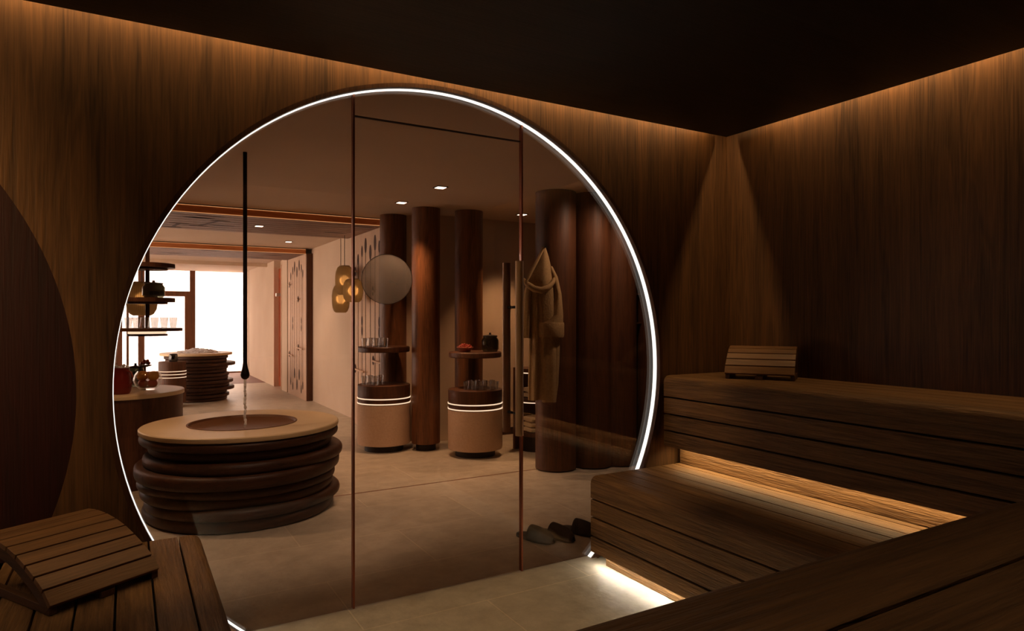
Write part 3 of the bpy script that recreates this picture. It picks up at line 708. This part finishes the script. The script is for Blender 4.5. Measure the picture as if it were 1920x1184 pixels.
# towel shelf in the alcove
tp = ray(1004, CY, 6.75); X0, Y0 = tp.x, tp.y
t = thing('towel_shelf', 'dark open shelf unit with light lines in the alcove behind the robe', 'shelf unit', (X0, Y0, 0))
RT = 0.17
for z in (0.19, 0.535, 0.83):
    part('shelf', MB().lathe([(0.001, z - 0.04), (RT, z - 0.04), (RT, z), (0.001, z)], (X0, Y0, 0), 48), M['dark_wood_v'], t, smooth=True)
    if z > 0.3: part('light_line', MB().lathe([(RT - 0.002, z - 0.048), (RT + 0.002, z - 0.048), (RT + 0.002, z - 0.039), (RT - 0.002, z - 0.039)], (X0, Y0, 0), 48), M['led_line'], t)
part('back', MB().box(X0 - 0.17, X0 + 0.2, Y0 + 0.12, Y0 + 0.16, 0.0, 0.83), M['dark_wood_v'], t)
part('base', MB().lathe([(0.001, 0.001), (RT * 0.9, 0.001), (RT * 0.9, 0.15), (0.001, 0.15)], (X0, Y0, 0), 40), M['black_wood'], t)
def towel(label, z, i):
    mb = MB(); rings = []
    for q in range(9):
        s_ = -0.10 + 0.2 * q / 8; k_ = 1 - 0.25 * (abs(q - 4) / 4) ** 4
        rings.append([(X0 - 0.02 + s_, Y0 - 0.03 + 0.09 * math.cos(a) * (1 if abs(math.cos(a)) < 0.9 else 1), z + 0.026 + 0.025 * k_ * max(-1, min(1, 1.6 * math.sin(a)))) for a in [2 * math.pi * j / 20 for j in range(20)]])
    o = part('folded_towel', mb.loft(rings), M['towel'], at=(X0 - 0.02, Y0 - 0.03, z), smooth=True)
    tag(o, label, 'towel', 'folded cream towels in the alcove')
for i, l_ in enumerate(('bottom folded cream towel of the three on the lowest alcove shelf', 'middle folded cream towel of the three on the lowest alcove shelf', 'top folded cream towel of the three on the lowest alcove shelf')): towel(l_, 0.191 + 0.052 * i, i)
for i, l_ in enumerate(('lower folded cream towel on the alcove shelf behind the robe hem', 'upper folded cream towel on the alcove shelf behind the robe hem')): towel(l_, 0.536 + 0.052 * i, i)

# ------------------------------------------------------------------ robe
RD = 5.58
RC = ray(1020, CY, RD)
RZ = CAMH + (CY - 752) * RD / FPX
t = thing('bathrobe', 'olive hooded bathrobe hanging on the first dark column', 'bathrobe', (RC.x, RC.y, RZ), -YAW)
S = RD / FPX
def px(u, v): return ((u - 1020) * S, CAMH + (CY - v) * S - RZ)
def garment(secs, n=40, folds=6, amp=0.012, ph=0.0):
    """secs: (left u, right u, v, depth) -> closed lofted cloth tube with folds"""
    rings = []
    for k_, (ul, ur, v, dp) in enumerate(secs):
        xl, z = px(ul, v); xr, _ = px(ur, v); cx_, hw = (xl + xr) / 2, (xr - xl) / 2; ring_ = []
        for j in range(n):
            a = 2 * math.pi * j / n; w_ = amp * math.sin(folds * a + ph) * min(1, k_ / 3)
            ring_.append((cx_ + (hw) * math.cos(a), (dp + w_) * math.sin(a), z + 0.004 * math.sin(3 * a)))
        rings.append(ring_)
    return MB().loft(rings)
part('body', garment([(1008, 1026, 492, .03), (992, 1044, 526, .07), (988, 1050, 560, .075), (990, 1052, 600, .07), (992, 1050, 640, .065), (991, 1049, 680, .065), (990, 1047, 720, .062), (990, 1043, 750, .058)], 72, 8, 0.013), M['robe'], t, smooth=True, shift=False)
part('front_flap', garment([(1002, 1042, 540, .082), (1004, 1046, 590, .088), (1007, 1046, 640, .086), (1012, 1045, 690, .084), (1016, 1043, 753, .080)], 48, 5, 0.007), M['robe'], t, smooth=True, shift=False)
part('sleeve', garment([(990, 1003, 520, .05), (982, 1000, 555, .06), (979, 998, 600, .06), (978, 996, 634, .055)], 32, 4, 0.007), M['robe'], t, smooth=True, shift=False)
part('sleeve', garment([(1026, 1036, 500, .03), (1031, 1046, 520, .06), (1036, 1053, 552, .07), (1030, 1056, 590, .085), (1006, 1056, 606, .105), (1007, 1056, 630, .105)], 32, 4, 0.007), M['robe'], t, smooth=True, shift=False)
part('hood', garment([(1016, 1023, 464, .012), (1008, 1029, 482, .05), (998, 1034, 504, .09), (989, 1038, 524, .115), (985, 1038, 536, .12), (996, 1028, 546, .11)], 48, 4, 0.010), M['robe'], t, smooth=True, shift=False)
def bp(u, v, y): a, b = px(u, v); return (a, y, b)
part('hood_band', MB().tube([bp(981, 524, -.03), bp(988, 534, -.085), bp(1000, 543, -.125), (bp(1014, 546, -.138)), bp(1028, 540, -.125), bp(1036, 530, -.09), bp(1039, 521, -.04)], [.014, .024, .027, .027, .024, .018, .010], 14), M['robe'], t, smooth=True, shift=False)
part('hood_band', MB().tube([bp(1019, 468, -.03), bp(1006, 492, -.07), bp(994, 514, -.10), bp(986, 530, -.10)], [.006, .012, .014, .012], 12), M['robe'], t, smooth=True, shift=False)
part('cuff', garment([(1005, 1057, 605, .110), (1005, 1058, 608, .115), (1005, 1058, 628, .115), (1007, 1057, 632, .108)], 32, 4, 0.003), M['robe'], t, smooth=True, shift=False)
hz = CAMH + (CY - 466) * S
tag(part('coat_hook', MB().tube([(RC.x + 0.10, RC.y + 0.16, hz + 0.03), (RC.x + 0.01, RC.y + 0.02, hz + 0.015), (RC.x, RC.y - 0.03, hz + 0.01)], 0.008, 8), M['black_metal'], at=(RC.x + 0.05, RC.y + 0.05, hz)), 'small dark hook holding the bathrobe hood', 'hook')

# ------------------------------------------------------------------ slippers
def slipper(label, heel, toe):
    hx, hy = heel; tx, ty = toe; ang = math.atan2(ty - hy, tx - hx); L_ = math.hypot(tx - hx, ty - hy)
    t = thing('slipper', label, 'slipper', (hx, hy, 0.001), ang, 'charcoal slippers on the floor beyond the glass')
    def wd(s_): return 0.034 + 0.016 * math.sin(math.pi * min(1, s_ * 1.05) ** 1.3)
    out = []
    for i in range(25):
        s_ = i / 24; e = math.sqrt(max(0, 1 - (2 * s_ - 1) ** 6)); out.append((s_ * L_, wd(s_) * e))
    pol = out + [(x, -y) for x, y in reversed(out)][1:-1]
    part('sole', MB().prism(pol, 2, 0, 0.016), M['sole'], t, bevel=0.004, shift=False)
    part('footbed', MB().prism([(0.01 + x * 0.94, y * 0.9) for x, y in pol], 2, 0.016, 0.021), M['slipper'], t, shift=False)
    rings = []
    for i in range(12):
        s_ = 0.40 + 0.59 * i / 11; e = math.sqrt(max(0.02, 1 - (2 * s_ - 1) ** 6)); hgt = 0.014 + 0.062 * math.sqrt(max(0.0, 1 - ((s_ - 0.40) / 0.60) ** 2)); w_ = (wd(s_) * e) + 0.003
        rings.append([(s_ * L_, w_ * math.cos(math.pi * j / 14), 0.004 + hgt * math.sin(math.pi * j / 14)) for j in range(15)])
    vs, n = [q for r_ in rings for q in r_], 15
    v = MB().add(vs, [(i * n + j, i * n + j + 1, (i + 1) * n + j + 1, (i + 1) * n + j) for i in range(11) for j in range(14)])
    o = part('upper', v, M['slipper'], t, smooth=True, shift=False)
    sd = o.modifiers.new('thick', 'SOLIDIFY'); sd.thickness = 0.005; sd.offset = 1
slipper('leftmost charcoal slipper on the floor behind the glass door edge', (2.085, 3.525), (2.185, 3.27))
slipper('middle charcoal slipper on the floor, overlapped by the leftmost one', (2.235, 3.505), (2.305, 3.235))
slipper('charcoal slipper half hidden by the lower bench corner', (2.385, 3.49), (2.50, 3.24))

# ------------------------------------------------------------------ fountain table in front
FX, FY = 0.718, 5.02
def disc(mb, r, z0, z1, c, rd=0.02, seg=72, sx=1, sy=1, wob=None):
    pr_ = [(0.001, z0), (r - rd, z0)] + [(r - rd + rd * math.sin(R(q)), z0 + rd - rd * math.cos(R(q))) for q in (30, 60, 90)] + [(r - rd + rd * math.cos(R(q)), z1 - rd + rd * math.sin(R(q))) for q in (0, 30, 60, 90)] + [(0.001, z1)]
    return mb.lathe(pr_, (c[0], c[1], 0), seg, sx, sy, wob)
t = thing('fountain_table', 'big round stacked-wood fountain table with pale stone top just beyond the glass', 'fountain', (FX, FY, 0))
LAY = [(0.0, .078, .628, 0, 0), (.076, .148, .636, .012, -.01), (.146, .212, .630, -.015, .01), (.210, .272, .640, -.01, 0), (.270, .362, .672, -.012, 0.0), (.358, .435, .650, .022, 0), (.433, .505, .600, 0.005, 0), (.50, .566, .648, 0, 0)]
for i, (z0, z1, r, dx, dy) in enumerate(LAY):
    ph = i * 1.7
    part('layer', disc(MB(), r, z0 + 0.001, z1, (FX + dx, FY + dy), min(0.03, (z1 - z0) * 0.42), 96, wob=(lambda a, p_=ph: 0.012 * math.sin(3 * a + p_) + 0.008 * math.sin(5 * a + 2 * p_)) if i < 6 else None), M['dark_wood'], t, smooth=True)
part('stone_top', MB().lathe([(0.36, .567), (.648, .567), (.652, .572), (.652, .594), (.645, .6), (0.366, .6), (.358, .592), (.358, .567)], (FX, FY, 0), 96), M['stone_top'], t, smooth=True, label='pale stone ring top')
part('basin', MB().lathe([(0.001, 0.5675), (0.30, 0.5675), (0.35, 0.585), (0.357, 0.597), (0.364, 0.6), (0.364, 0.603), (0.352, 0.603), (0.343, 0.588), (0.295, 0.573), (0.001, 0.573)], (FX, FY, 0), 96), M['basin'], t, smooth=True, label='brown round basin')
# hanging water spout
SX, SY = ray(459.5, CY, 4.45).x, ray(459.5, CY, 4.45).y
t = thing('hanging_water_spout', 'thin black rod hanging over the fountain with a teardrop end', 'water spout', (SX, SY, ZC))
zt_ = CAMH + (CY - 712) * 4.45 / FPX
part('rod', MB().tube([(SX, SY, ZC - 0.001), (SX, SY, zt_ + 0.10)], 0.0135, 16), M['black_metal'], t, smooth=True)
part('teardrop', MB().lathe([(0.001, 0), (0.012, 0.002), (0.024, 0.012), (0.029, 0.028), (0.027, 0.045), (0.019, 0.075), (0.0137, 0.11), (0.001, 0.11)], (SX, SY, zt_), 28), M['black_metal'], t, smooth=True)
sp = []
for i in range(40):
    q = i / 39; sp.append((SX + 0.004 * math.sin(q * 23) * q, SY + 0.006 * math.sin(q * 31 + 1) * q, zt_ - 0.001 + (0.606 - zt_ + 0.001) * q))
tag(part('water_stream', MB().tube(sp, [0.006 + 0.004 * abs(math.sin(i * 0.9)) for i in range(40)], 8), M['water'], at=(SX, SY, 0.606), smooth=True), 'thin wavering stream of water falling from the black spout', 'water')

# ------------------------------------------------------------------ far ice table
IX, IY = ray(368.5, CY, 10.85).x, ray(368.5, CY, 10.85).y
t = thing('ice_table', 'far round stacked-wood table heaped with crushed ice, before the window', 'table', (IX, IY, 0))
n = 13
for i in range(n):
    z0 = 0.73 * i / n; z1 = 0.73 * (i + 1) / n; r = 0.475 + 0.02 * math.sin(i * 2.1); dx = 0.0
    if i in (3, 5, 10): r += 0.06; dx = 0.035
    if i == 0: r = 0.46
    part('layer', disc(MB(), r, z0 + 0.002, z1 - 0.003, (IX + dx, IY), 0.012, 72), M['dark_wood'], t, smooth=True)
part('stone_top', MB().lathe([(0.001, .731), (.53, .731), (.54, .737), (.54, .765), (.535, .77), (0.001, .77)], (IX, IY, 0), 72), M['stone_top'], t, smooth=True, label='pale round stone top')
ic = MB()
for i in range(230):
    a = random.random() * 6.28; rr = 0.30 * math.sqrt(random.random()); q = 0.012 + 0.014 * random.random(); hh = 0.775 + max(0, 0.075 * (1 - rr / 0.26)) * random.random()
    v = [Vector((random.uniform(-1, 1), random.uniform(-1, 1), random.uniform(-1, 1))).normalized() * q for _ in range(6)]
    c = Vector((IX + rr * math.cos(a) + 0.02, IY + rr * math.sin(a), hh))
    rot = Matrix.Rotation(random.random() * 6, 3, 'X') @ Matrix.Rotation(random.random() * 6, 3, 'Z')
    cube = [c + rot @ Vector((sx_ * q, sy_ * q * 0.8, sz_ * q * 0.6)) for sx_, sy_, sz_ in ((-1, -1, -1), (1, -1, -1), (1, 1, -1), (-1, 1, -1), (-1, -1, 1), (1, -1, 1), (1, 1, 1), (-1, 1, 1))]
    ic.add(cube, [(0, 3, 2, 1), (4, 5, 6, 7), (0, 1, 5, 4), (1, 2, 6, 5), (2, 3, 7, 6), (3, 0, 4, 7)])
o = tag(part('crushed_ice', ic, M['ice'], at=(IX, IY, 0.77)), 'heap of white crushed ice on the far round table', 'ice'); o['kind'] = 'stuff'
# small glass jar on the small cabinet
jq = ray(325, CY, 9.93)
t = thing('candle_jar', 'small dark glass jar on the small wooden round cabinet', 'jar', (jq.x, jq.y, 0.681))
part('jar_body', MB().lathe([(0.001, 0), (0.055, 0), (0.065, 0.03), (0.062, 0.09), (0.05, 0.11), (0.047, 0.11), (0.058, 0.088), (0.06, 0.03), (0.001, 0.008)], seg=32), M['dark_glass'], t, shift=False, smooth=True)
part('rim', MB().lathe([(0.045, 0.105), (0.054, 0.105), (0.054, 0.117), (0.045, 0.117)], seg=32), M['black_metal'], t, shift=False)

# ------------------------------------------------------------------ left table with drinks
LX, LY, LZ, LR, KS = -0.044, 6.34, 0.74, 0.478, 1.111
t = thing('drinks_table', 'round drinks table with pale stone top at the left edge of the glass', 'table', (LX, LY, 0))
part('body', MB().lathe([(0.001, 0.001), (LR - 0.012, 0.001), (LR - 0.012, LZ - 0.032), (0.001, LZ - 0.032)], (LX, LY, 0), 72), M['dark_wood_v'], t, smooth=True)
part('stone_top', MB().lathe([(0.001, LZ - 0.032), (LR, LZ - 0.032), (LR, LZ - 0.004), (LR - 0.004, LZ), (0.001, LZ)], (LX, LY, 0), 72), M['stone_top'], t, smooth=True, label='pale stone top')
p = ray(226, CY, 5.222)
t = thing('red_jug', 'dark red jug holding ice at the left edge of the glass', 'jug', (p.x, p.y, LZ + 0.001)); t.scale = (KS,) * 3
part('jug_body', MB().lathe([(0.001, 0), (0.055, 0), (0.066, 0.02), (0.072, 0.06), (0.064, 0.12), (0.056, 0.16), (0.058, 0.185), (0.054, 0.185), (0.052, 0.16), (0.06, 0.12), (0.066, 0.06), (0.001, 0.015)], seg=48), M['red_clay'], t, shift=False, smooth=True)
part('handle', MB().tube([(0.05 * 0.8, -0.05 * 0.8, 0.165), (0.08 * 0.8, -0.08 * 0.8, 0.155), (0.1 * 0.75, -0.1 * 0.75, 0.12), (0.095 * 0.75, -0.095 * 0.75, 0.08), (0.064 * 0.75, -0.064 * 0.75, 0.05)], 0.006, 10), M['red_clay'], t, shift=False, smooth=True)
ib = MB()
for i in range(26):
    a = random.random() * 6.28; rr = 0.050 * math.sqrt(random.random()); ib.ball((p.x + rr * math.cos(a), p.y + rr * math.sin(a), LZ + 0.196 + random.random() * 0.026), 0.009 + 0.004 * random.random(), 6, 5)
o = tag(part('ice_cubes', ib, M['ice'], at=(p.x, p.y, LZ + 0.17)), 'pieces of ice filling the dark red jug', 'ice'); o['kind'] = 'stuff'
p = ray(277, CY, 5.533); BX, BY = p.x, p.y
tag(part('glass_bowl', MB().lathe([(a * KS, b * KS) for a, b in [(0.001, 0), (0.05, 0), (0.055, 0.006), (0.085, 0.035), (0.098, 0.075), (0.088, 0.115), (0.07, 0.138), (0.066, 0.138), (0.084, 0.114), (0.094, 0.075), (0.082, 0.037), (0.05, 0.012), (0.001, 0.01)]], seg=48), M['bowl_glass'], smooth=True), 'round clear glass bowl of fruit on the drinks table', 'bowl').location = (BX, BY, LZ + 0.001)
fr = [('yellow orange peach at left in the top of the glass bowl', 'peach', -0.040, -0.005, 0.103, 0.040), ('yellow orange peach at right in the top of the glass bowl', 'peach', 0.042, 0.0, 0.103, 0.040),
      ('dark red fruit at left in the bottom of the glass bowl', 'red_fruit', -0.036, 0.0, 0.047, 0.034), ('red fruit at right in the bottom of the glass bowl', 'red_fruit', 0.036, 0.0, 0.047, 0.035)]
for l_, m_, dx, dy, dz, r_ in fr:
    q = Vector((BX, BY, LZ)) + Vector((math.cos(YAW) * dx, -math.sin(YAW) * dx, dz)) * KS
    tag(part('peach' if m_ == 'peach' else 'plum', MB().ball((0, 0, 0), r_ * KS, 24, 14, (1, 1, 0.93)), M[m_], smooth=True), l_, 'fruit', 'fruit in the glass bowl').location = q
p = ray(254, CY, 5.82); glass_jar('dark leafy glass jar behind the glass bowl on the drinks table', p.x, p.y, LZ + 0.001, 0.075, 0.183, M['leaf'])
p = ray(272, CY, 5.70)
t = thing('cake_stand', 'small raised stand of red fruit pieces behind the glass bowl', 'cake stand', (p.x, p.y, LZ + 0.001)); t.scale = (1, 1, 1.12)
part('stand', MB().lathe([(0.001, 0), (0.04, 0), (0.04, 0.006), (0.008, 0.012), (0.008, 0.155), (0.05, 0.165), (0.05, 0.172), (0.001, 0.172)], seg=32), M['dark_wood_v'], t, shift=False, smooth=True)
for i in range(7):
    a = i * 0.9; q = Vector((0.028 * math.cos(a), 0.028 * math.sin(a), 0.208 + (0.02 if i > 4 else 0)))
    tag(part('strawberry', MB().ball((0, 0, 0), 0.014, 10, 8), M['red_fruit'], smooth=True), 'small red fruit piece heaped on the raised stand behind the bowl', 'fruit', 'red fruit on the raised stand').location = Vector((p.x, p.y, LZ + 0.001)) + q

# hanging shelf tower over the drinks table
HX, HY = ray(276.5, CY, 4.95).x, ray(276.5, CY, 4.95).y
t = thing('hanging_shelf', 'dark pole with three round shelves hanging from the ceiling at the window', 'hanging shelf', (HX, HY, 1.22))
part('pole', MB().box(HX - 0.014, HX + 0.014, HY - 0.014, HY + 0.014, 1.21, ZC - 0.001), M['dark_wood_v'], t)
for z, r, th, u in ((1.742, 0.185, 0.03, 0), (1.487, 0.185, 0.03, 0), (1.262, 0.235, 0.022, 0)):
    part('shelf', MB().lathe([(0.001, z - th), (r, z - th), (r, z), (0.001, z)], (HX, HY, 0), 56), M['dark_wood_v'], t, smooth=True)
for z, r in ((1.711, 0.135), (1.456, 0.135), (1.218, 0.135)):
    part('lower_disc', MB().lathe([(0.001, z - 0.014), (r, z - 0.014), (r, z), (0.001, z)], (HX, HY, 0), 48), M['dark_wood_v'], t, smooth=True)
part('light_line', MB().lathe([(0.10, 1.221), (0.128, 1.221), (0.128, 1.2385), (0.10, 1.2385)], (HX, HY, 0), 48), M['led_line'], t)
glass_row((241, 256, 272, 290, 308, 325), 4.83, 1.2625, 'small clear tumbler in the row on the lowest hanging shelf', 'tumblers on the hanging shelf', 0.76, 0.02)
p = ray(288, CY, 4.88); glass_jar('wide dark glass jar on the middle hanging shelf', p.x, p.y, 1.488, 0.075, 0.115, M['leaf'])

# ------------------------------------------------------------------ pendant lamps
def pendant(label, u, v, d, w_, h_, power):
    c = ray(u, v, d); t = thing('pendant_lamp', label, 'pendant lamp', (c.x, c.y, c.z), group='ribbed pendant lamps')
    r = w_ / 2; hh = h_ / 2
    prof = [(r * 0.55, -hh), (r * 0.75, -hh * 0.9), (r * 0.93, -hh * 0.62), (r, -hh * 0.2), (r, hh * 0.2), (r * 0.93, hh * 0.62), (r * 0.75, hh * 0.9), (r * 0.55, hh)]
    part('lamp_shade', MB().lathe(prof + [(a - 0.002, b) for a, b in reversed(prof)], seg=64), M['shade'], t, shift=False, smooth=True)
    part('bulb', MB().ball((0, 0, 0.005), 0.045, 20, 12, (1, 1, 1.35)), M['bulb'], t, shift=False, smooth=True)
    part('top_ring', MB().lathe([(r * 0.5, hh - 0.004), (r * 0.56, hh - 0.004), (r * 0.56, hh + 0.006), (r * 0.5, hh + 0.006)], seg=48), M['steel'], t, shift=False)
    part('spider', MB().box(-r * 0.54, r * 0.54, -0.003, 0.003, hh - 0.002, hh + 0.004), M['steel'], t, shift=False)
    part('cord', MB().tube([(0, 0, hh), (0, 0, 2.366 - c.z)], 0.004, 6), M['black_metal'], t, shift=False)
    l = bpy.data.lights.new('pendant_bulb', 'POINT'); l.energy = power; l.color = (1.0, 0.84, 0.58); l.shadow_soft_size = 0.065
    lo = bpy.data.objects.new('pendant_bulb', l); COL.objects.link(lo); lo.parent = t
    return t
pendant('top pendant lamp of the cluster of three by the hall wall', 646, 526.5, 8.25, 0.226, 0.360, 11)
pendant('round right pendant lamp of the cluster of three, crossed by the glass joint', 662, 545.5, 7.90, 0.236, 0.275, 11)
pendant('lowest pendant lamp of the cluster of three by the hall wall', 639, 561, 8.60, 0.225, 0.355, 10)
pendant('large pendant lamp hanging behind the shelf with the jar', 266, 561, 6.7, 0.285, 0.335, 3.5)
